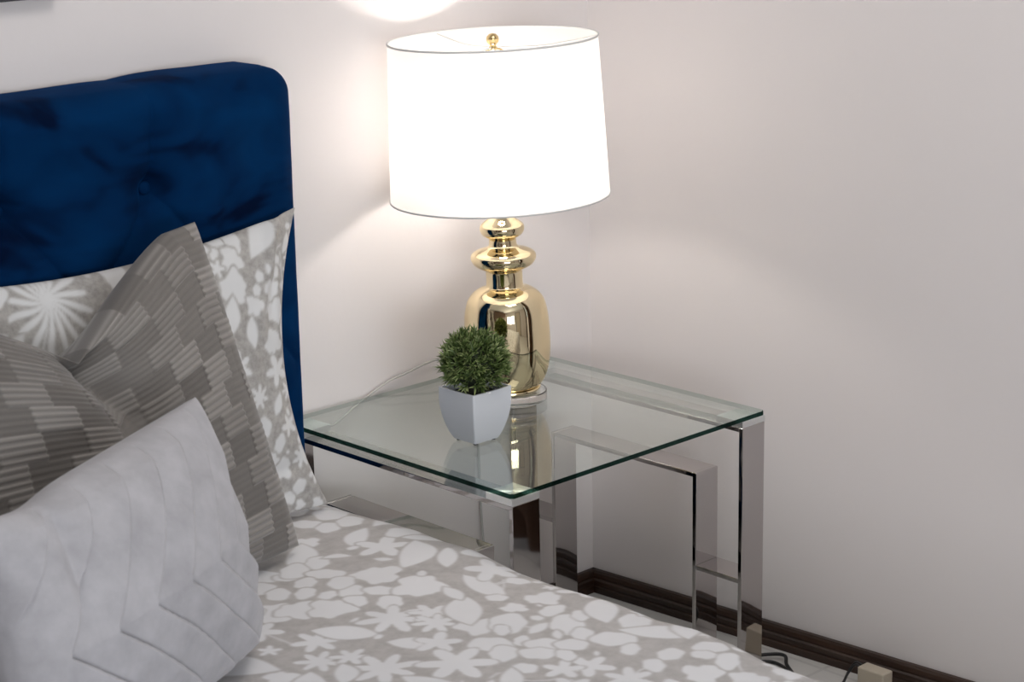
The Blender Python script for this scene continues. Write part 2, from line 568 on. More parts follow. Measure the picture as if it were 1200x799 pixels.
class Canvas:
    def __init__(s, x0, y0, w, h, seed):
        s.x0, s.y0 = x0, y0
        s.a = np.zeros((int(w * RES), int(h * RES)))
        s.r = random.Random(seed)
        s.used = []; s.carve = 1.0

    def stamp(s, cx, cy, R, fn):
        """fn(dx, dy) -> signed value >0 inside, in metres"""
        i0, i1 = int((cx - R - s.x0) * RES), int((cx + R - s.x0) * RES) + 1
        j0, j1 = int((cy - R - s.y0) * RES), int((cy + R - s.y0) * RES) + 1
        i0, j0 = max(i0, 0), max(j0, 0); i1, j1 = min(i1, s.a.shape[0]), min(j1, s.a.shape[1])
        if i1 <= i0 or j1 <= j0: return
        X, Y = np.meshgrid((np.arange(i0, i1) + .5) / RES + s.x0 - cx, (np.arange(j0, j1) + .5) / RES + s.y0 - cy, indexing='ij')
        f_ = fn(X, Y); v = np.clip(f_ * RES / 1.3 + .5, 0, 1)
        s.a[i0:i1, j0:j1] *= 1 - s.carve * np.clip((f_ + .0035) * RES / 1.3 + .5, 0, 1)
        s.a[i0:i1, j0:j1] = np.maximum(s.a[i0:i1, j0:j1], v)

    def line(s, pts, w):
        s.carve = 0.0
        for (x0, y0), (x1, y1) in zip(pts[:-1], pts[1:]):
            n = max(2, int(math.hypot(x1 - x0, y1 - y0) / .0015))
            for k in range(n):
                t = k / n
                s.stamp(x0 + (x1 - x0) * t, y0 + (y1 - y0) * t, w * 2.5, lambda X, Y: w / 2 - np.hypot(X, Y))
        s.carve = 1.0

    def el(s, kind, cx, cy, R, ang=None):
        r = s.r
        if ang is None: ang = r.uniform(0, 6.28)
        ca, sa = math.cos(ang), math.sin(ang)
        ph = [r.uniform(0, 6.28) for _ in range(4)]
        s.used.append((cx, cy, R))
        if kind == 'oval':
            b = r.uniform(.62, .85)
            def f(X, Y):
                x, y = X * ca + Y * sa, -X * sa + Y * ca
                th = np.arctan2(y, x)
                return R * (1 + .06 * np.cos(5 * th + ph[0])) - np.hypot(x, y / b)
            s.stamp(cx, cy, R * 1.3, f)
        elif kind == 'blob':
            def f(X, Y):
                th = np.arctan2(Y, X)
                return R * (.86 + .12 * np.cos(3 * th + ph[0]) + .09 * np.cos(5 * th + ph[1]) + .04 * np.cos(9 * th + ph[2])) - np.hypot(X, Y)
            s.stamp(cx, cy, R * 1.4, f)
        elif kind == 'star':
            n = r.choice([5, 5, 6, 7])
            def f(X, Y):
                th = np.arctan2(Y, X) + ang
                k = np.abs(np.cos(n * th / 2))
                return R * (.42 + .62 * k ** 1.6 + .05 * np.cos(3 * th + ph[0])) - np.hypot(X, Y)
            s.stamp(cx, cy, R * 1.4, f)
        elif kind == 'leaf':
            w = r.uniform(.36, .5); bend = r.uniform(-.25, .25)
            def f(X, Y):
                x, y = X * ca + Y * sa, -X * sa + Y * ca
                y = y + bend * (x * x / R - R * .3)
                return (w * R * (1 - (x / R) ** 2) - np.abs(y) + .06 * R * np.cos(x / R * 14) * (r.random() > 2)) * .85
            s.stamp(cx, cy, R * 1.25, f)
        elif kind == 'spider':
            n = 17
            def f(X, Y):
                rr = np.hypot(X, Y); th = np.arctan2(Y, X) + ang + .35 * np.sin(rr / R * 2.0)
                k = (th / (2 * math.pi) * n) % 1.0 - .5
                arc = np.abs(k) * 2 * math.pi / n * np.maximum(rr, .004)
                lim = R * (.9 + .12 * np.cos(2 * th + ph[0]) + .06 * np.cos(5 * th))
                wid = R * .026 * (1 + 2.0 * rr / R) * (1 - .45 * (rr / lim) ** 6)
                return np.maximum(np.minimum(wid - arc, lim - rr), .10 * R - rr)
            s.stamp(cx, cy, R * 1.3, f)
        elif kind == 'flower':
            n = r.choice([4, 5, 5, 6])
            for k in range(n):
                a = ang + 2 * math.pi * k / n + r.uniform(-.12, .12)
                d = R * r.uniform(.52, .62)
                pr = min(R * .44, .9 * d * math.sin(math.pi / n))
                px, py = cx + d * math.cos(a), cy + d * math.sin(a)
                c2, s2 = math.cos(a), math.sin(a); q = r.uniform(0, 6.28)
                s.stamp(px, py, pr * 1.5, lambda X, Y: pr * (1 + .07 * np.cos(5 * np.arctan2(Y, X) + q)) - np.hypot((X * c2 + Y * s2) / 1.2, (-X * s2 + Y * c2)))
        elif kind == 'spray':
            n = r.randint(5, 8); x, y = cx - ca * R, cy - sa * R; pts = [(x, y)]
            cur = r.uniform(-.25, .25)
            a = ang
            for k in range(n):
                a += cur; x += math.cos(a) * R * 2 / n; y += math.sin(a) * R * 2 / n; pts.append((x, y))
                sd = 1 if k % 2 else -1
                bx, by = x + math.cos(a + sd * 1.1) * R * .3, y + math.sin(a + sd * 1.1) * R * .3
                s.line([(x, y), (bx, by)], .0025)
                br = R * .14
                s.stamp(bx, by, br * 1.5, lambda X, Y: br - np.hypot(X, Y))
            s.line(pts, .0032)

    def fill(s, w, h, tries, spots=None, scale=1.0):
        r = s.r
        kinds = ['flower'] * 4 + ['star'] * 3 + ['blob'] * 3 + ['oval'] * 4 + ['leaf'] * 4 + ['spray'] * 2
        for big in range(tries):
            f = big / tries
            k = r.choice(kinds)
            R = {'flower': r.uniform(.05, .072), 'star': r.uniform(.028, .045), 'blob': r.uniform(.026, .044), 'oval': r.uniform(.016, .03),
                 'leaf': r.uniform(.03, .06), 'spray': r.uniform(.05, .08)}[k] * scale
            if f > .5: R *= .62
            if f > .8: R *= .7; k = r.choice(['oval', 'star', 'oval', 'leaf'])
            cx, cy = s.x0 + r.uniform(0, w), s.y0 + r.uniform(0, h)
            eff = R * (.62 if k == 'leaf' else .9)
            if all((cx - x) ** 2 + (cy - y) ** 2 > (eff + q * .82 + .001) ** 2 for x, y, q in s.used):
                s.el(k, cx, cy, R)
                s.used[-1] = (cx, cy, eff)
                if r.random() < .35 and f < .7:
                    a = r.uniform(0, 6.28); L2 = R + .05
                    s.line([(cx + math.cos(a) * t * L2, cy + math.sin(a + .5 * t) * t * L2) for t in (0, .35, .7, 1)], .0028)

    def sample(s, X, Y):
        fx = np.clip((X - s.x0) * RES - .5, 0, s.a.shape[0] - 1.001); fy = np.clip((Y - s.y0) * RES - .5, 0, s.a.shape[1] - 1.001)
        i, j = fx.astype(int), fy.astype(int); tx, ty = fx - i, fy - j
        a = s.a
        return (a[i, j] * (1 - tx) + a[i + 1, j] * tx) * (1 - ty) + (a[i, j + 1] * (1 - tx) + a[i + 1, j + 1] * tx) * ty


DUVET_PRINT = [(-0.93, -0.194, 'oval', 0.045), (-0.885, -0.26, 'oval', 0.04), (-0.95, -0.275, 'oval', 0.03), (-0.936, -0.314, 'oval', 0.026), (-0.893, -0.318, 'oval', 0.03), (-0.939, -0.386, 'leaf', 0.045), (-0.937, -0.445, 'star', 0.045), (-1.007, -0.342, 'blob', 0.028), (-0.925, -0.507, 'leaf', 0.06), (-0.904, -0.556, 'leaf', 0.04), (-1.046, -0.378, 'leaf', 0.05), (-1.046, -0.421, 'oval', 0.03), (-1.143, -0.407, 'oval', 0.032), (-1.121, -0.436, 'oval', 0.022), (-1.177, -0.448, 'oval', 0.03), (-1.173, -0.486, 'oval', 0.028), (-1.094, -0.424, 'oval', 0.035), (-1.069, -0.47, 'oval', 0.034), (-1.115, -0.478, 'oval', 0.027), (-1.143, -0.513, 'oval', 0.026), (-1.02, -0.533, 'blob', 0.045), (-1.091, -0.559, 'oval', 0.027), (-1.06, -0.586, 'oval', 0.027), (-1.078, -0.518, 'oval', 0.03), (-1.008, -0.617, 'blob', 0.05), (-1.115, -0.592, 'oval', 0.026), (-1.08, -0.633, 'oval', 0.03), (-1.228, -0.539, 'blob', 0.045), (-1.192, -0.559, 'blob', 0.04), (-1.155, -0.588, 'blob', 0.042), (-1.24, -0.517, 'oval', 0.02), (-1.12, -0.685, 'star', 0.05), (-1.067, -0.709, 'star', 0.035), (-1.088, -0.743, 'star', 0.035), (-1.057, -0.794, 'blob', 0.035), (-1.025, -0.735, 'leaf', 0.06), (-1.017, -0.817, 'oval', 0.04), (-1.04, -0.829, 'oval', 0.02), (-1.086, -0.855, 'oval', 0.035), (-1.096, -0.891, 'oval', 0.033), (-1.046, -0.876, 'oval', 0.02), (-0.961, -0.881, 'oval', 0.04), (-0.972, -0.923, 'oval', 0.025), (-1.033, -0.911, 'oval', 0.033), (-1.009, -0.937, 'oval', 0.026), (-1.061, -0.924, 'oval', 0.03), (-1.156, -0.773, 'leaf', 0.04), (-1.133, -0.797, 'star', 0.035), (-1.284, -0.723, 'star', 0.034), (-1.246, -0.742, 'star', 0.028), (-1.245, -0.666, 'star', 0.035), (-1.197, -0.672, 'leaf', 0.05), (-1.242, -0.809, 'star', 0.05), (-1.164, -0.87, 'star', 0.055), (-1.381, -0.65, 'leaf', 0.07), (-1.356, -0.73, 'blob', 0.028), (-1.287, -0.782, 'leaf', 0.035), (-0.926, -0.873, 'oval', 0.022), (-0.889, -0.879, 'leaf', 0.05), (-0.885, -0.943, 'oval', 0.03), (-0.953, -0.965, 'oval', 0.035), (-0.89, -0.997, 'leaf', 0.06), (-1.044, -1.004, 'star', 0.035), (-0.885, -1.08, 'oval', 0.028), (-0.91, -1.092, 'oval', 0.022), (-0.953, -1.132, 'blob', 0.035), (-1.074, -0.985, 'star', 0.03), (-0.898, -1.129, 'oval', 0.03), (-0.86, -1.01, 'leaf', 0.04)]
SHAM_PRINT = [(-1.01, 0.949, 'oval', 0.022), (-1.03, 0.93, 'oval', 0.018), (-1.002, 0.927, 'oval', 0.024), (-1.045, 0.946, 'oval', 0.02), (-1.045, 0.915, 'oval', 0.012), (-1.018, 0.901, 'blob', 0.026), (-1.066, 0.924, 'blob', 0.02), (-1.026, 0.862, 'blob', 0.034), (-0.949, 0.928, 'leaf', 0.05), (-0.982, 0.954, 'leaf', 0.03), (-1.044, 0.817, 'leaf', 0.04), (-0.993, 0.827, 'blob', 0.022), (-1.006, 0.787, 'leaf', 0.03), (-0.951, 0.844, 'blob', 0.022), (-0.948, 0.809, 'blob', 0.026), (-0.963, 0.762, 'blob', 0.026), (-1.011, 0.684, 'star', 0.024), (-0.962, 0.716, 'star', 0.03), (-1.047, 0.699, 'star', 0.02), (-1.009, 0.632, 'oval', 0.022), (-0.978, 0.599, 'oval', 0.02), (-1.023, 0.599, 'oval', 0.024), (-0.996, 0.571, 'blob', 0.022), (-0.972, 0.555, 'blob', 0.024), (-1.002, 0.527, 'oval', 0.02), (-0.951, 0.623, 'star', 0.022), (-0.928, 0.566, 'star', 0.024), (-0.903, 0.531, 'star', 0.02), (-0.943, 0.518, 'oval', 0.018), (-1.351, 0.897, 'spider', 0.085), (-1.223, 0.923, 'leaf', 0.05), (-1.434, 0.919, 'oval', 0.03), (-0.939, 0.678, 'star', 0.02), (-0.906, 0.479, 'blob', 0.015)]

# ------------------------------------------------------------------ bed
BX0, BX1 = -2.36, -.81
bed = empty('bed', ((BX0 + BX1) / 2, -1.1, 0))
tag(bed, 'bed with a tall button-tufted navy blue velvet headboard against the wall', 'bed')
bxc = (BX0 + BX1) / 2


def off(lst, dx=bxc, dy=-1.1):
    return [(a - dx, b - dx, c - dy, d - dy, e, f) for a, b, c, d, e, f in lst]


boxes('bed_base', off([(-2.33, -.86, -2.1, -.1, .07, .22)]), M['velvet'], bed, .01)
boxes('mattress', off([(-2.33, -.86, -2.1, -.1, .22, .42)]), M['mattress'], bed, .03, 4)
for x in (-2.27, -.92):
    for y in (-2.03, -.2):
        boxes('leg', off([(x - .025, x + .025, y - .025, y + .025, 0, .07)]), M['black'], bed, .004)

# headboard: padded front as a height field over a rounded rectangle
hx0, hx1, hz0, hz1 = -2.45, -.816, .08, 1.186
RC = .045
nx, nz = 660, 440
xs = np.linspace(0, 1, nx); zs = np.linspace(0, 1, nz)
xs = hx0 + (hx1 - hx0) * xs; zs = hz0 + (hz1 - hz0) * zs
X, Z = np.meshgrid(xs, zs, indexing='ij')
# rounded corners: pull the grid onto arcs
for cx, cz, sx, sz in ((hx0 + RC, hz1 - RC, -1, 1), (hx1 - RC, hz1 - RC, 1, 1)):
    dx, dz = (X - cx) * sx, (Z - cz) * sz
    m_ = (dx > 0) & (dz > 0)
    mxd = np.maximum(dx, dz); h = np.hypot(dx, dz) + 1e-9
    k = mxd / h
    X = np.where(m_, cx + sx * dx * k, X); Z = np.where(m_, cz + sz * dz * k, Z)
dxe = np.minimum(X - hx0, hx1 - X); dze = np.minimum(hz1 - Z, Z - hz0 + 1)
cxx = np.clip(RC - np.minimum(dxe, RC), 0, RC); czz = np.clip(RC - np.minimum(dze, RC), 0, RC)
sd = np.where((cxx > 0) & (czz > 0), RC - np.hypot(cxx, czz), np.minimum(dxe, dze))
sd = np.clip(sd, 0, 1)
Rr = .030
T = .073 + .04 * np.sqrt(np.clip(1 - (1 - np.clip(sd / Rr, 0, 1)) ** 2, 0, 1)) * 1.0
T = np.where(sd <= 1e-6, .06, T)
PX, PZ = .262, .165
btns = []
z_top = 1.019
for row in range(6):
    z = z_top - row * PZ
    o_ = 0 if row % 2 == 0 else PX / 2
    for k in range(-1, 7):
        x = -1.107 + o_ - k * PX
        if row % 2 == 0 and k == -1: continue
        if hx0 + .08 < x < hx1 - .08: btns.append((x, z, row))
dist = np.full(X.shape, 9.0); crease = np.full(X.shape, 9.0)
for (x, z, row) in btns:
    dist = np.minimum(dist, np.hypot(X - x, Z - z))
    segs = []
    if row == 0: segs.append(((x, z), (x + .004, hz1 + .02)))
    segs += [((x, z), (x - PX / 2, z - PZ)), ((x, z), (x + PX / 2, z - PZ))]
    for (ax, az), (bx_, bz) in segs:
        L2 = (bx_ - ax) ** 2 + (bz - az) ** 2
        t = np.clip(((X - ax) * (bx_ - ax) + (Z - az) * (bz - az)) / L2, 0, 1)
        crease = np.minimum(crease, np.hypot(X - ax - t * (bx_ - ax), Z - az - t * (bz - az)))
inner = sstep(sd, .0, .05)
puff = 1 - np.exp(-(dist / .055) ** 1.2)
T = T + inner * (.016 * puff - .030 * np.exp(-(dist / .022) ** 1.5) - .010 * np.exp(-crease / .011) + .006 * smooth_noise(X, Z, 7, 3) + .0025 * smooth_noise(X, Z, 22, 4))
# seams pinch the top edge very slightly
Z = Z - .003 * np.exp(-np.abs(X + 1.107) / .04) * sstep(Z, 1.1, 1.187) - .004 * sstep(-X, .95, 1.35) * sstep(Z, 1.05, 1.187)
Z = Z + .003 * smooth_noise(X, X * 0, 9, 8) * sstep(Z, 1.0, 1.187)
X = X + .002 * smooth_noise(Z, Z * 0, 5, 9) * sstep(X, -.95, -.80)
Y = -.012 - T
P = np.stack([X - bxc, Y + 1.1, Z], -1)
# wrap a rim back to the flat rear
front = P
nV = nx * nz
rim = np.concatenate([np.arange(nx) * nz, (nx - 1) * nz + np.arange(1, nz), (np.arange(nx - 2, -1, -1)) * nz + nz - 1, np.arange(nz - 2, 0, -1)])
V = front.reshape(-1, 3)
R2 = V[rim].copy(); R2[:, 1] = -.012 + 1.1
idx = np.arange(nV).reshape(nx, nz)
Q = np.stack([idx[:-1, :-1].ravel(), idx[1:, :-1].ravel(), idx[1:, 1:].ravel(), idx[:-1, 1:].ravel()], 1)
k = len(rim); a = np.arange(k); b = (a + 1) % k
Q2 = np.stack([rim[b], rim[a], nV + a, nV + b], 1)
hb = link('headboard', raw_mesh(np.concatenate([V, R2]), np.concatenate([Q, Q2])), M['velvet'], bed)
hb['label'] = 'navy blue velvet headboard with deep button tufting'
for (x, z, row) in btns:
    bm = bmesh.new()
    bmesh.ops.create_uvsphere(bm, u_segments=20, v_segments=12, radius=.011)
    bmesh.ops.transform(bm, matrix=Matrix.Translation((x - bxc, 1.1 - .012 - .090, z)) @ Matrix.Diagonal((1, .5, 1, 1)), verts=bm.verts)
    link('button', bm_to(bm), M['velvet'], hb, True)

# ------------------------------------------------------------------ duvet
ZT = .4615
cv = Canvas(-2.75, -2.6, 2.35, 2.6, 5)
for x, y, k_, r_ in DUVET_PRINT:
    cv.el(k_, x, y, r_ * (.93 if k_ in ('oval', 'blob') else 1.0), ang=None if k_ == 'star' else random.choice((.7, .9, -.8, 2.2)))
    cv.used[-1] = (x, y, r_ * .8)
cv.fill(2.35, 2.6, 15000)


def edge_profile(s, half, rx, rz, drop):
    """s: signed arc coordinate from centre; returns horizontal position and drop"""
    a = np.abs(s); flat = half - rx
    arc = math.pi / 2 * (rx + rz) / 2
    t = np.clip((a - flat) / arc, 0, 1) * math.pi / 2
    x = np.where(a < flat, a, flat + rx * np.sin(t))
    d = rz * (1 - np.cos(t)) + np.clip(a - flat - arc, 0, drop)
    return np.sign(s) * x, d


halfx = (BX1 - BX0) / 2
DROP = .26
arcx = math.pi / 2 * (.075 + .055) / 2
Smax = halfx - .075 + arcx + DROP
st = .0027
su = np.linspace(-Smax, Smax, int(2 * Smax / st))
# along y: from headboard front to the foot
yh, yf_ = -.13, -2.2
tv = np.linspace(0, (yh - yf_) - .075 + arcx + DROP, int(((yh - yf_) + DROP) / st))
S, Tt = np.meshgrid(su, tv, indexing='ij')
xx, dx_ = edge_profile(S, halfx, .075, .055, DROP)
yl, dy_ = edge_profile(Tt, (yh - yf_), .075, .055, DROP)
drop = np.minimum(np.hypot(dx_, dy_) + 0 * dx_, .055 + DROP)
Xd = bxc + xx; Yd = yh - yl; Zd = ZT - drop
onTop = 1 - sstep(drop, 0, .03)
# gentle puff, folds and the silhouette's slight waves
Zd = Zd + onTop * (.004 * smooth_noise(Xd, Yd, 4, 21) + .0016 * smooth_noise(Xd + Yd * .4, Yd, 11, 22)) + onTop * .010 * sstep(Xd, -1.3, -1.0) * 0
ey = [-.2, -.326, -.407, -.478, -.535, -.648, -.753, -.845, -.949, -1.01, -1.077, -1.153, -1.218]
exo = [-.85, -.846, -.832, -.836, -.828, -.846, -.845, -.838, -.846, -.832, -.836, -.853, -.853]
wav = np.interp(-Yd, [-v for v in ey], exo) + .842
Xd = Xd + sstep(Xd, -1.05, -.82) * wav
# side folds low down
Xd = Xd + np.sign(S) * .012 * sstep(dx_, .08, .3) * np.sin(Yd * 22 + 2 * smooth_noise(Yd, Yd * 0, 3, 30)) * np.where(np.sign(S) > 0, .35, 1)
Yd = Yd - .02 * sstep(dy_, .08, .3) * np.sin(Xd * 20)
Zd = np.maximum(Zd, .12)
mask = cv.sample(bxc + S, yh - Tt)
P = np.stack([Xd, Yd, Zd], -1)
nu, nv = P.shape[:2]
top = P.reshape(-1, 3); bot = P.copy(); bot[..., 2] -= .03 * onTop; bot[..., 0] -= np.sign(S) * .012 * (1 - onTop); bot[..., 1] += .012 * sstep(dy_, 0, .03)
# coarse lining underneath, joined at the rim
sk = 8
iu = np.unique(np.append(np.arange(0, nu, sk), nu - 1)); iv = np.unique(np.append(np.arange(0, nv, sk), nv - 1))
bot = bot[np.ix_(iu, iv)]
me = grid_mesh(P, attrs={'print': mask}, flip=False)
duvet = link('duvet', me, M['duvet'])
tag(duvet, 'taupe grey duvet printed with white flowers and leaves, spread over the bed', 'duvet')
link('lining', grid_mesh(bot, attrs={'print': np.zeros(bot.shape[:2])}, flip=True), M['duvet'], duvet)

# ------------------------------------------------------------------ pillows


def pillow(name, BL, BR, TR, TL, thick, res, bow, mats, label, cat, disp=None, attr=None, warp=None, expo=.42, frontonly=None):
    BL, BR, TR, TL = [np.array(q, float) for q in (BL, BR, TR, TL)]
    W = np.linalg.norm(BR - BL); H = np.linalg.norm(TR - BR)
    nu, nv = int(W / res), int(H / res)
    # denser towards the seam
    u1 = np.sin(np.linspace(-1, 1, nu) * math.pi / 2 * .9) / math.sin(math.pi / 2 * .9); v1 = np.sin(np.linspace(-1, 1, nv) * math.pi / 2 * .9) / math.sin(math.pi / 2 * .9)
    U, Vv = np.meshgrid(u1, v1, indexing='ij')
    bu, bv = bow
    Ub = U * (1 - bu * (1 - Vv ** 2) ** 1.0 * np.abs(U) ** 2)
    Vb = Vv * (1 - bv * (1 - U ** 2) ** 1.0 * np.abs(Vv) ** 2)
    s = (Ub + 1) / 2; t = (Vb + 1) / 2
    base = (BL[None, None] * ((1 - s) * (1 - t))[..., None] + BR * (s * (1 - t))[..., None] + TR * (s * t)[..., None] + TL * ((1 - s) * t)[..., None])
    ex = (BR - BL) / W; ey_ = (TR - BR) / H
    n = np.cross(ex, ey_); n /= np.linalg.norm(n)
    if n[1] > 0: n = -n
    prof_ = ((1 - U ** 2) * (1 - Vv ** 2)) ** expo
    xm, ym = (U + 1) / 2 * W, (Vv + 1) / 2 * H
    off_ = np.zeros(base.shape)
    if warp is not None: off_ = warp(U, Vv, ex, ey_, n)
    puff = thick / 2 * prof_ * (1 + .06 * smooth_noise(xm, ym, 6, 41))
    edge = np.clip(np.minimum(1 - np.abs(U), 1 - np.abs(Vv)) * 8, 0, 1)
    dF = disp(U, Vv, xm, ym) if disp is not None else 0
    F = base + off_ + n * (puff + dF * edge)[..., None]
    B = base + off_ - n * puff[..., None]
    nV = nu * nv
    idx = np.arange(nV).reshape(nu, nv)
    on_rim = np.zeros((nu, nv), bool); on_rim[0] = on_rim[-1] = True; on_rim[:, 0] = on_rim[:, -1] = True
    bidx = np.where(on_rim, idx, nV + np.cumsum(~on_rim.ravel()).reshape(nu, nv) - 1)
    q = lambda I: np.stack([I[:-1, :-1].ravel(), I[1:, :-1].ravel(), I[1:, 1:].ravel(), I[:-1, 1:].ravel()], 1)
    V3 = np.concatenate([F.reshape(-1, 3), B.reshape(-1, 3)[~on_rim.ravel()]])
    Qs = np.concatenate([q(idx), q(bidx)[:, ::-1]])
    # orient: first face should look along n
    A = {}
    if attr is not None:
        k_, fn = attr
        a_ = fn(U, Vv, xm, ym, F)
        A[k_] = np.concatenate([a_.ravel(), a_.ravel()[~on_rim.ravel()]])
    v0, v1_, v2 = V3[Qs[len(Qs) // 4][0]], V3[Qs[len(Qs) // 4][1]], V3[Qs[len(Qs) // 4][2]]
    if np.dot(np.cross(v1_ - v0, v2 - v0), n) < 0: Qs = Qs[:, ::-1]
    o = link(name, raw_mesh(V3, Qs, A), mats)
    tag(o, label, cat, 'pillows on the bed')
    return o


# A: printed sleeping pillow against the headboard
cs = Canvas(-1.75, .38, 1.05, .7, 9)
for x, y, k_, r_ in SHAM_PRINT:
    cs.el(k_, x, y, r_ * (1 if k_ == 'spider' else .86), ang=None)
    cs.used[-1] = (x, y, r_ * (.95 if k_ == 'spider' else .8))
cs.fill(1.05, .7, 2500, scale=.6)


def warpA(U, V, ex, ey_, n):
    o = np.zeros(U.shape + (3,))
    # ear: corner rises, the top edge sags between the corners
    o += np.array((0, 0, 1.)) * (-.022 * (1 - U ** 2) * np.clip(V, 0, 1) ** 2)[..., None]
    # folded crease running down from the ear
    o += n * (.014 * np.exp(-((U - .86 + .12 * (1 - V)) / .05) ** 2) * sstep(V, .3, .9))[..., None]
    # bottom corner spreads
    return o


def dispA(U, V, x, y):
    return .006 * smooth_noise(x, y, 9, 51) + .003 * smooth_noise(x * 1.5, y, 22, 52) - .008 * np.exp(-((U - .78 - .1 * V) / .035) ** 2) * sstep(V, .2, .8) - .006 * np.exp(-((V + .78 - .12 * U) / .06) ** 2)


pillow('pillow', (-1.60, -.243, .475), (-.880, -.243, .470), (-.858, -.162, .958), (-1.58, -.167, .945), .095, .0026, (.175, .05), M['sham'],
       'grey pillow with white flower print leaning on the navy headboard', 'pillow', dispA,
       ('print', lambda U, V, x, y, F: cs.sample(F[..., 0], F[..., 2])), warpA)


# B: taupe ridged cushion with a chopped top
def chop(U, V, c, w):
    return np.clip(1 - np.abs(U - c) / w, 0, 1) ** 1.25


def warpB(U, V, ex, ey_, n):
    o = np.zeros(U.shape + (3,))
    t = (V + 1) / 2
    o += -ey_ * (.135 * chop(U, V, -.02, .80) * t ** 2.2)[..., None]
    o += -n * (.075 * np.exp(-(np.abs(U + .03 - .16 * (1 - V)) / .11) ** 1.4) * sstep(V, -.1, .75) * (1 - sstep(V, .86, 1.0)))[..., None]
    return o


def blocksB(x, y):
    row = np.floor(y / .042); ph = (row % 3) * .027 + .015 * np.sin(row * 2.1)
    col = np.floor((x + ph) / .074)
    h = np.sin(row * 12.9898 + col * 78.233) * 43758.5453
    return h - np.floor(h), row, col


def attrB(U, V, x, y, F):
    h, row, col = blocksB(x, y)
    alt = ((row + col) % 2)
    ridge = .5 + .5 * np.cos(y / .0105 * 2 * math.pi)
    on = np.where(alt > 0, 1.0, .35)
    a = np.where(alt > 0, .62, .30) + .22 * (h - .5) + .34 * (ridge - .5) * on
    return np.clip(a, 0, 1)


def dispB(U, V, x, y):
    h, row, col = blocksB(x, y)
    alt = ((row + col) % 2)
    ridge = np.abs(np.sin(y / .0105 * math.pi))
    return .0050 * ridge * np.where(alt > 0, 1.0, .35) + .006 * smooth_noise(x, y, 7, 61)


b15 = math.radians(15)
BRb = np.array((-1.046, -.375, .476)); eb = np.array((-math.cos(b15), -math.sin(b15), 0))
TRb = np.array((-1.115, -.245, .985))
pillow('cushion', BRb + eb * .70, BRb, TRb, TRb + eb * .66, .145, .0022, (.03, .035), M['taupe'],
       'taupe ridged square cushion with a karate-chopped top, behind the pale grey one', 'cushion', dispB, ('block', attrB), warpB)

# C: pale grey pleated cushion in front
def warpC(U, V, ex, ey_, n):
    o = np.zeros(U.shape + (3,))
    t = (V + 1) / 2
    o += -ey_ * (.008 * np.exp(-((U + .62) / .22) ** 2) * t ** 2.5)[..., None]
    o += -n * (.014 * np.exp(-(np.abs(U + .60 + .12 * (1 - V)) / .06) ** 1.5) * sstep(V, -.1, .5) * (1 - sstep(V, .8, 1.0)))[..., None]
    return o


def dispC(U, V, x, y):
    # chevron pleats: stepped folds that turn at mid height
    W_, H_ = .54, .35
    vv = (y - .5 * H_)
    xr = (W_ - x)
    q = (xr + np.where(vv > 0, .75, 1.30) * np.abs(vv)) / .082
    f = q - np.floor(q)
    step = np.where(f < .06, f / .06, 1 - (f - .06) / .94)      # sawtooth: sharp edge then a slow ramp
    groove = np.exp(-((f - .02) / .035) ** 2) + np.exp(-((f - 1.02) / .035) ** 2)
    return .0130 * step - .0075 * groove + .005 * smooth_noise(x, y, 8, 71) + .0015 * smooth_noise(x, y, 25, 72)


BRc = np.array((-1.325, -.640, .480)); ec = np.array((-math.cos(math.radians(27)), -math.sin(math.radians(27)), 0))
TRc = np.array((-1.352, -.562, .822))
pillow('cushion', BRc + ec * .56, BRc, TRc, TRc + ec * .53, .15, .0022, (.03, .02), M['suede'],
       'pale grey suede cushion with chevron pleats, frontmost on the bed', 'cushion', dispC, None, warpC)

# ------------------------------------------------------------------ glass and steel side table
XR, YF, TW, TD = -.18323, -.60170, .61582, .58177
XL, YB = XR - TW, YF + TD
tcx, tcy = (XL + XR) / 2, (YF + YB) / 2
table = empty('side_table', (tcx, tcy, 0))
tag(table, 'glass topped side table with mirror-polished steel legs in the corner', 'side table')
lx, ly = TW / 2, TD / 2
SW, ST = .060, .0085   # strip width and thickness


def frame_side(sign):
    xo = sign * lx; xi = sign * (lx - SW); a, b = min(xo, xi), max(xo, xi)
    r = boxes('outer_frame', [(a, b, -ly, -ly + ST, 0, .53), (a, b, ly - ST, ly, 0, .53), (a, b, -ly + ST, ly - ST, .53 - ST, .53), (a, b, -ly + ST, ly - ST, 0, ST)], M['steel'], table, .0009, 1)
    iy = .107; h = .4235
    boxes('inner_frame', [(a, b, -ly + iy, -ly + iy + ST, ST, h), (a, b, ly - iy - ST, ly - iy, ST, h), (a, b, -ly + iy + ST, ly - iy - ST, h - ST, h)], M['steel'], table, .0009, 1)
    for s in (-1, 1):
        y0, y1 = sorted((s * (ly - ST), s * (ly - iy)))
        boxes('rung', [(a, b, y0, y1, .240, .240 + ST)], M['steel'], table, .0009, 1)


frame_side(1); frame_side(-1)
# corner pads between frame and glass, spun metal
for sx in (-1, 1):
    for sy in (-1, 1):
        x0, x1 = sorted((sx * lx, sx * (lx - .060))); y0, y1 = sorted((sy * ly, sy * (ly - .060)))
        pad = boxes('corner_pad', [(-.030, .030, -.030, .030, 0, .0114)], M['spun'], table)
        pad.location = ((x0 + x1) / 2, (y0 + y1) / 2, .5302)
        pad['label'] = 'silver square pad under the glass corner'
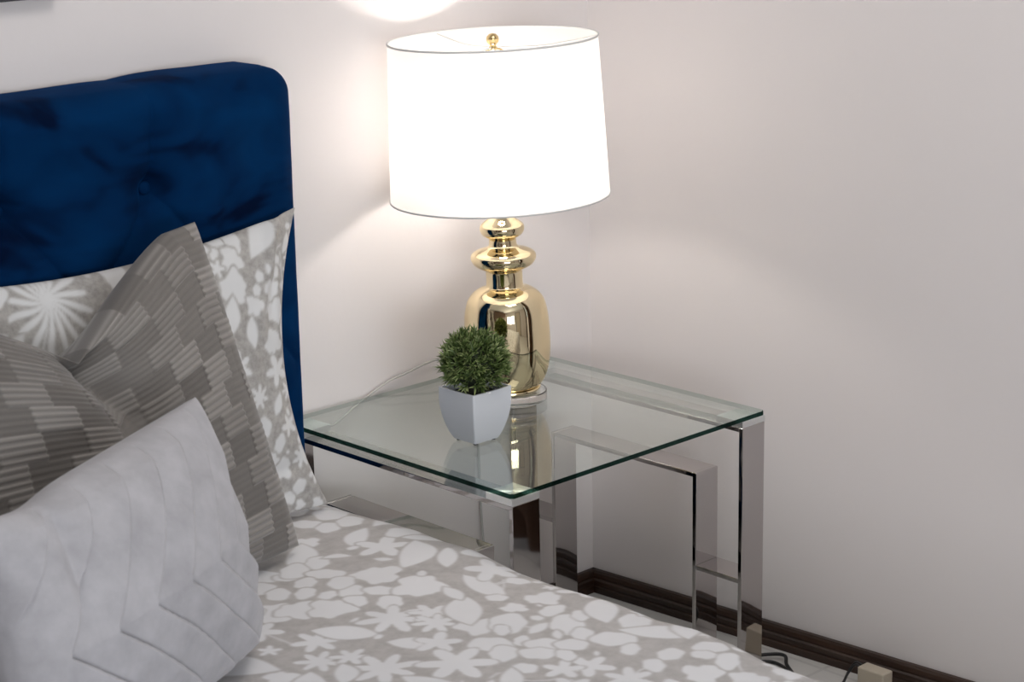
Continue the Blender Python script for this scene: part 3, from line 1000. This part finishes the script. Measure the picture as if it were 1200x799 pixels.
# glass sheet: front and left edges dark green, reflection painted paler on the others
bm = bmesh.new()
v, f = box_geo(-lx, lx, -ly, ly, .542, .55)
vs = [bm.verts.new(p) for p in v]
for q in f: bm.faces.new([vs[i] for i in q])
vert = [e for e in bm.edges if abs(e.verts[0].co.z - e.verts[1].co.z) > .005]
bmesh.ops.bevel(bm, geom=vert, offset=.004, segments=3, affect='EDGES')
hor = [e for e in bm.edges if abs(e.verts[0].co.z - e.verts[1].co.z) < .0001]
bmesh.ops.recalc_face_normals(bm, faces=bm.faces)
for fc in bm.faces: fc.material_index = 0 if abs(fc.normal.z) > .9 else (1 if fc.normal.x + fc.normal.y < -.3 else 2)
me = bpy.data.meshes.new('m'); bm.to_mesh(me); bm.free()
link('glass_top', me, [M['glass'], M['glass_edge'], M['glass_edge_pale']], table)['label'] = 'clear glass top with dark green edges'

# ------------------------------------------------------------------ lamp
LB = Vector((-.4345, -.2185, .5505))
lamp = empty('table_lamp', LB)
tag(lamp, 'gold mirrored glass table lamp with white drum shade, lit, on the glass table', 'table lamp')
lean = .028
ax = Vector((-.72 * lean, .69 * lean, 1)).normalized()
tilt = Vector((0, 0, 1)).rotation_difference(ax).to_matrix().to_4x4()


def zz(lst): return [(z - .55, r) for z, r in lst]


lathe('acrylic_base', [(0, 0), (0, .064), (.0015, .0665), (.0165, .0665), (.018, .065), (.018, 0)], M['acrylic'], lamp, smooth=False)
lathe('base_collar', [(.0182, 0), (.0182, .0535), (.020, .0555), (.0235, .0555), (.0245, .053), (.0245, 0)], M['gold'], lamp, xf=tilt)


def dense(pr, n=6):
    """Catmull-Rom through the profile"""
    out = []
    for i in range(len(pr) - 1):
        p0, p1, p2, p3 = pr[max(i - 1, 0)], pr[i], pr[i + 1], pr[min(i + 2, len(pr) - 1)]
        for s in range(n):
            t = s / n
            out.append(tuple(.5 * (2 * b + (-a + c) * t + (2 * a - 5 * b + 4 * c - d) * t * t + (-a + 3 * b - 3 * c + d) * t ** 3) for a, b, c, d in zip(p0, p1, p2, p3)))
    out.append(pr[-1])
    return [(z, max(r, 0)) for z, r in out]


body = [(.5750, 0), (.5750, .0500), (.5765, .0545), (.585, .0620), (.600, .0690), (.622, .0745), (.648, .0768), (.675, .0768), (.700, .0755), (.718, .0730), (.732, .0690),
        (.742, .0630), (.7495, .0550), (.7545, .0460), (.7570, .0375), (.7590, .0340), (.763, .0328), (.7745, .0325), (.786, .0330),
        (.7890, .0350), (.7935, .0440), (.799, .0520), (.806, .0570), (.8125, .0585), (.8185, .0560), (.8235, .0480), (.8270, .0370), (.8295, .0295), (.8330, .0255), (.8375, .0245), (.8440, .0245),
        (.8475, .0275), (.8520, .0345), (.8580, .0385), (.8640, .0396), (.8700, .0380), (.8755, .0320), (.8800, .0255), (.8860, .0195), (.8900, .0180)]
lathe('glass_body', [(z - .55, r) for z, r in dense(body[1:], 6)], M['gold'], lamp, n=128, xf=tilt)
lathe('lamp_neck', [(.338, 0), (.338, .0185), (.343, .0185), (.345, .009), (.385, .009), (.385, .016), (.430, .0165), (.432, 0)], M['brass'], lamp, n=48, xf=tilt)
# bulb
bm = bmesh.new(); bmesh.ops.create_icosphere(bm, subdivisions=3, radius=.030)
bmesh.ops.transform(bm, matrix=tilt @ Matrix.Translation((0, 0, .487)), verts=bm.verts)
link('light_bulb', bm_to(bm), M['bulb'], lamp, True)
lathe('bulb_cap', [(.432, .013), (.452, .013), (.462, .016)], M['white_paint'], lamp, n=32, xf=tilt)
# harp and finial
sh_top, sh_bot = .6467, .3717
tube('harp', [(.020, 0, .385), (.052, 0, .44), (.058, 0, .53), (.035, 0, .61), (0, 0, .630), (-.035, 0, .61), (-.058, 0, .53), (-.052, 0, .44), (-.020, 0, .385)], .0018, M['brass'], lamp, n=8, xf=tilt)
lathe('finial', [(.628, 0), (.628, .007), (.632, .0075), (.635, .005), (.6375, .007), (.641, .0102), (.646, .0112), (.651, .0100), (.655, .006), (.6565, 0)], M['brass'], lamp, n=32, xf=tilt)
R_top, R_bot = .1822, .1932
th = .0012
shade = lathe('lamp_shade', [(sh_bot, R_bot), (sh_bot + .09, R_bot - .0036), (sh_bot + .18, R_bot - .0072), (sh_top, R_top)], M['shade'], lamp, n=160, xf=tilt)
shade['label'] = 'white linen drum shade'
for nm, z, r in (('shade_rim', sh_top, R_top), ('shade_rim', sh_bot, R_bot)):
    ring = [(z - .0015, r - .0012), (z + .0015, r - .0012), (z + .0015, r + .0012), (z - .0015, r + .0012), (z - .0015, r - .0012)]
    lathe(nm, ring, M['trim'], shade, n=160, xf=tilt)
for k in range(3):
    a = math.radians(200 + 120 * k)
    tube('shade_arm', [(.006 * math.cos(a), .006 * math.sin(a), .632), (.09 * math.cos(a), .09 * math.sin(a), .631), (.1815 * math.cos(a), .1815 * math.sin(a), .643)], .0012, M['white_paint'], shade, n=6, sub=6, xf=tilt)

# lamp cord: slack over the back of the table
cord = tube('power_cord', [(-.800, -.075, .28), (-.806, -.072, .45), (-.790, -.068, .528), (-.745, -.064, .534), (-.715, -.060, .5325), (-.66, -.028, .533), (-.620, -.010, .538), (-.574, -.010, .556), (-.538, -.008, .566), (-.502, -.008, .571), (-.448, -.008, .580), (-.416, -.009, .580), (-.37, -.009, .56), (-.33, -.010, .45), (-.32, -.012, .2), (-.325, -.05, .01)],
            .0022, M['cord'], lamp, n=8, xf=Matrix.Translation(-LB))
cord['label'] = 'thin pale cord running behind the glass table'

# ------------------------------------------------------------------ potted plant
plant = empty('potted_plant', (-.643, -.352, .5505), 0)
tag(plant, 'small round artificial grass plant in a white square pot on the glass table', 'potted plant')
hp = .094
ns = 15


def square_ring(z, h, r, n=5):
    pts = []
    for cx, cy, a0 in ((1, 1, 0), (-1, 1, 90), (-1, -1, 180), (1, -1, 270)):
        for k in range(n):
            a = math.radians(a0 + 90 * k / (n - 1))
            pts.append((cx * (h - r) + r * math.cos(a), cy * (h - r) + r * math.sin(a), z))
    return pts


rings = []
for t in np.linspace(0, 1, ns):
    h = .0270 + (.0440 - .0270) * math.sin(min(1, t * 1.25) * math.pi / 2) ** .8
    rings.append(square_ring(.003 + t * (hp - .003), h, .003))
rings.insert(0, square_ring(.003, .022, .003))
rings.append(square_ring(hp, .0405, .003)); rings.append(square_ring(hp - .012, .0400, .003)); 
verts = [p for r in rings for p in r]; K = len(rings[0]); faces = []
for i in range(len(rings) - 1):
    for k in range(K):
        faces.append((i * K + k, i * K + (k + 1) % K, (i + 1) * K + (k + 1) % K, (i + 1) * K + k))
faces.append(tuple(range(K))[::-1]); faces.append(tuple(range((len(rings) - 1) * K, len(rings) * K)))
pot = link('pot', mesh_from(verts, faces), M['white_ceramic'], plant, False)
pot['label'] = 'white square tapered ceramic pot'
for sx in (-1, 1):
    for sy in (-1, 1):
        lathe('foot', [(0, 0), (0, .0038), (.0035, .0038), (.0035, 0)], M['black'], pot, n=16, xf=Matrix.Translation((sx * .0205, sy * .0205, 0)), smooth=False)
# foliage: many short tufts, each a few narrow pointed leaves
V, F_, A_ = [], [], []
cz, RS = .134, .060


def leaf(base, d, L_, w, t0, t1):
    d = d.normalized(); s = d.cross(Vector((random.uniform(-1, 1), random.uniform(-1, 1), random.uniform(-1, 1)))).normalized()
    n = d.cross(s); i = len(V)
    cup = n * (w * .35); droop = Vector((0, 0, -L_ * random.uniform(0, .18)))
    mid = base + d * (L_ * .45); tip = base + d * L_ + droop
    for p_, t_ in ((base - s * w * .3, t0), (base + s * w * .3, t0), (mid - s * w * .5 + cup, (t0 + t1) / 2), (mid, (t0 + t1) / 2), (mid + s * w * .5 + cup, (t0 + t1) / 2), (tip, t1)):
        V.append(p_); A_.append(t_)
    F_.extend([(i, i + 3, i + 2), (i, i + 1, i + 3), (i + 1, i + 4, i + 3), (i + 2, i + 3, i + 5), (i + 3, i + 4, i + 5)])


for k in range(460):
    # fibonacci sphere, upper part and sides
    f = (k + .5) / 460
    z = 1 - 1.62 * f; a = k * 2.39996
    rr = math.sqrt(max(0, 1 - z * z))
    d = Vector((rr * math.cos(a), rr * math.sin(a), z)) + Vector((random.gauss(0, .10), random.gauss(0, .10), random.gauss(0, .10)))
    d.normalize()
    up = Vector((0, 0, .55))
    shell = random.choice((.62, .78, .9, .98))
    c = Vector((0, 0, cz)) + Vector((d.x * RS * .97, d.y * RS * .97, d.z * RS * .95)) * (shell - .12)
    g = (d + up).normalized()
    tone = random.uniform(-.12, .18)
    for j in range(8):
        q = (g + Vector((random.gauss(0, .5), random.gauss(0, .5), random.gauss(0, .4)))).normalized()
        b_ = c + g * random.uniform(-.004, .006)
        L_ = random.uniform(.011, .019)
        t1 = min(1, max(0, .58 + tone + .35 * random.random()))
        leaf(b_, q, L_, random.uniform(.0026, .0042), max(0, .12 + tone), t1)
me = mesh_from(V, F_)
at = me.attributes.new('tone', 'FLOAT', 'POINT'); at.data.foreach_set('value', np.array(A_, dtype=np.float32))
link('foliage', me, M['leaf'], plant)['label'] = 'dense ball of short green leaves'
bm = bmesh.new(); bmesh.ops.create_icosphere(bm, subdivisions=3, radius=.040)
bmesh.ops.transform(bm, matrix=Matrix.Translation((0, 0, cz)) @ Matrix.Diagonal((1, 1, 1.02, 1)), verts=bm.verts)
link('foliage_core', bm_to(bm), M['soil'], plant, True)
lathe('soil', [(.078, 0), (.084, .036), (.084, .0)], M['soil'], plant, n=4, xf=Matrix.Rotation(math.pi / 4, 4, 'Z') @ Matrix.Diagonal((1.3, 1.3, 1, 1)), smooth=False)

# ------------------------------------------------------------------ things on the floor by the baseboard
ad = empty('power_adapter', (-.022, -.735, 0))
tag(ad, 'beige plastic adapter box standing by the brown baseboard', 'adapter')
boxes('case', [(-.016, .014, -.030, .028, 0, .050)], M['beige'], ad, .003, 3)
for dx, dy in ((0, 0), (.010, .006)):
    tube('wire', [(dx - .002, .027 + dy * .2, .040), (dx - .004, .040 + dy, .046), (dx - .012, .050 + dy, .030), (dx - .030, .052 + dy, .008), (dx - .060, .050 + dy, .004)], .0022, M['black'], ad, n=8)
c1 = tube('floor_cable', [(-.150, -.40, .004), (-.075, -.46, .005), (-.035, -.497, .010), (-.022, -.525, .012), (-.040, -.545, .006), (-.060, -.575, .004), (-.09, -.62, .004), (-.16, -.66, .004)], .0035, M['black'], None, n=8)
tag(c1, 'black cable lying on the pale floor beside the table leg', 'cable')
c2 = tube('floor_cable', [(-.170, -.42, .004), (-.095, -.478, .005), (-.050, -.510, .004), (-.050, -.545, .004), (-.075, -.59, .004), (-.12, -.64, .004)], .0030, M['black'], None, n=8)
tag(c2, 'second black cable looped close to the duvet edge on the floor', 'cable')

# unseen wardrobe added at the left wall: less bounce light, brown lamp reflections
wd = empty('wardrobe', (LX + .3, -2.3, 0))
tag(wd, 'tall brown wooden wardrobe, unseen, added at the left wall to cut bounce light', 'wardrobe')
M['wardrobe'] = wood_mat('walnut_wood', (.05, .026, .015), (.12, .065, .038))
boxes('body', [(-.29, .26, -1.3, 1.3, 0, 2.3)], M['wardrobe'], wd, .004)
for k in range(4):
    y0 = -1.295 + k * .6475
    dr = boxes('door', [(.262, .282, y0 + .003, y0 + .6445, .08, 2.28)], M['wardrobe'], wd, .003)
    yy = y0 + (.60 if k % 2 == 0 else .045)
    boxes('handle', [(.284, .305, yy - .008, yy + .008, 1.0, 1.2)], M['brushed'], dr, .003)

# unseen ceiling fitting added above the bed to hold the soft fill light
cl = empty('ceiling_fill', (-1.0, -1.4, HZ))
tag(cl, 'flat round white fill lamp added on the ceiling above the bed, unseen', 'ceiling light')
lathe('fill_housing', [(0, 0), (0, .66), (-.02, .66), (-.02, .645)], M['white_paint'], cl, n=64)
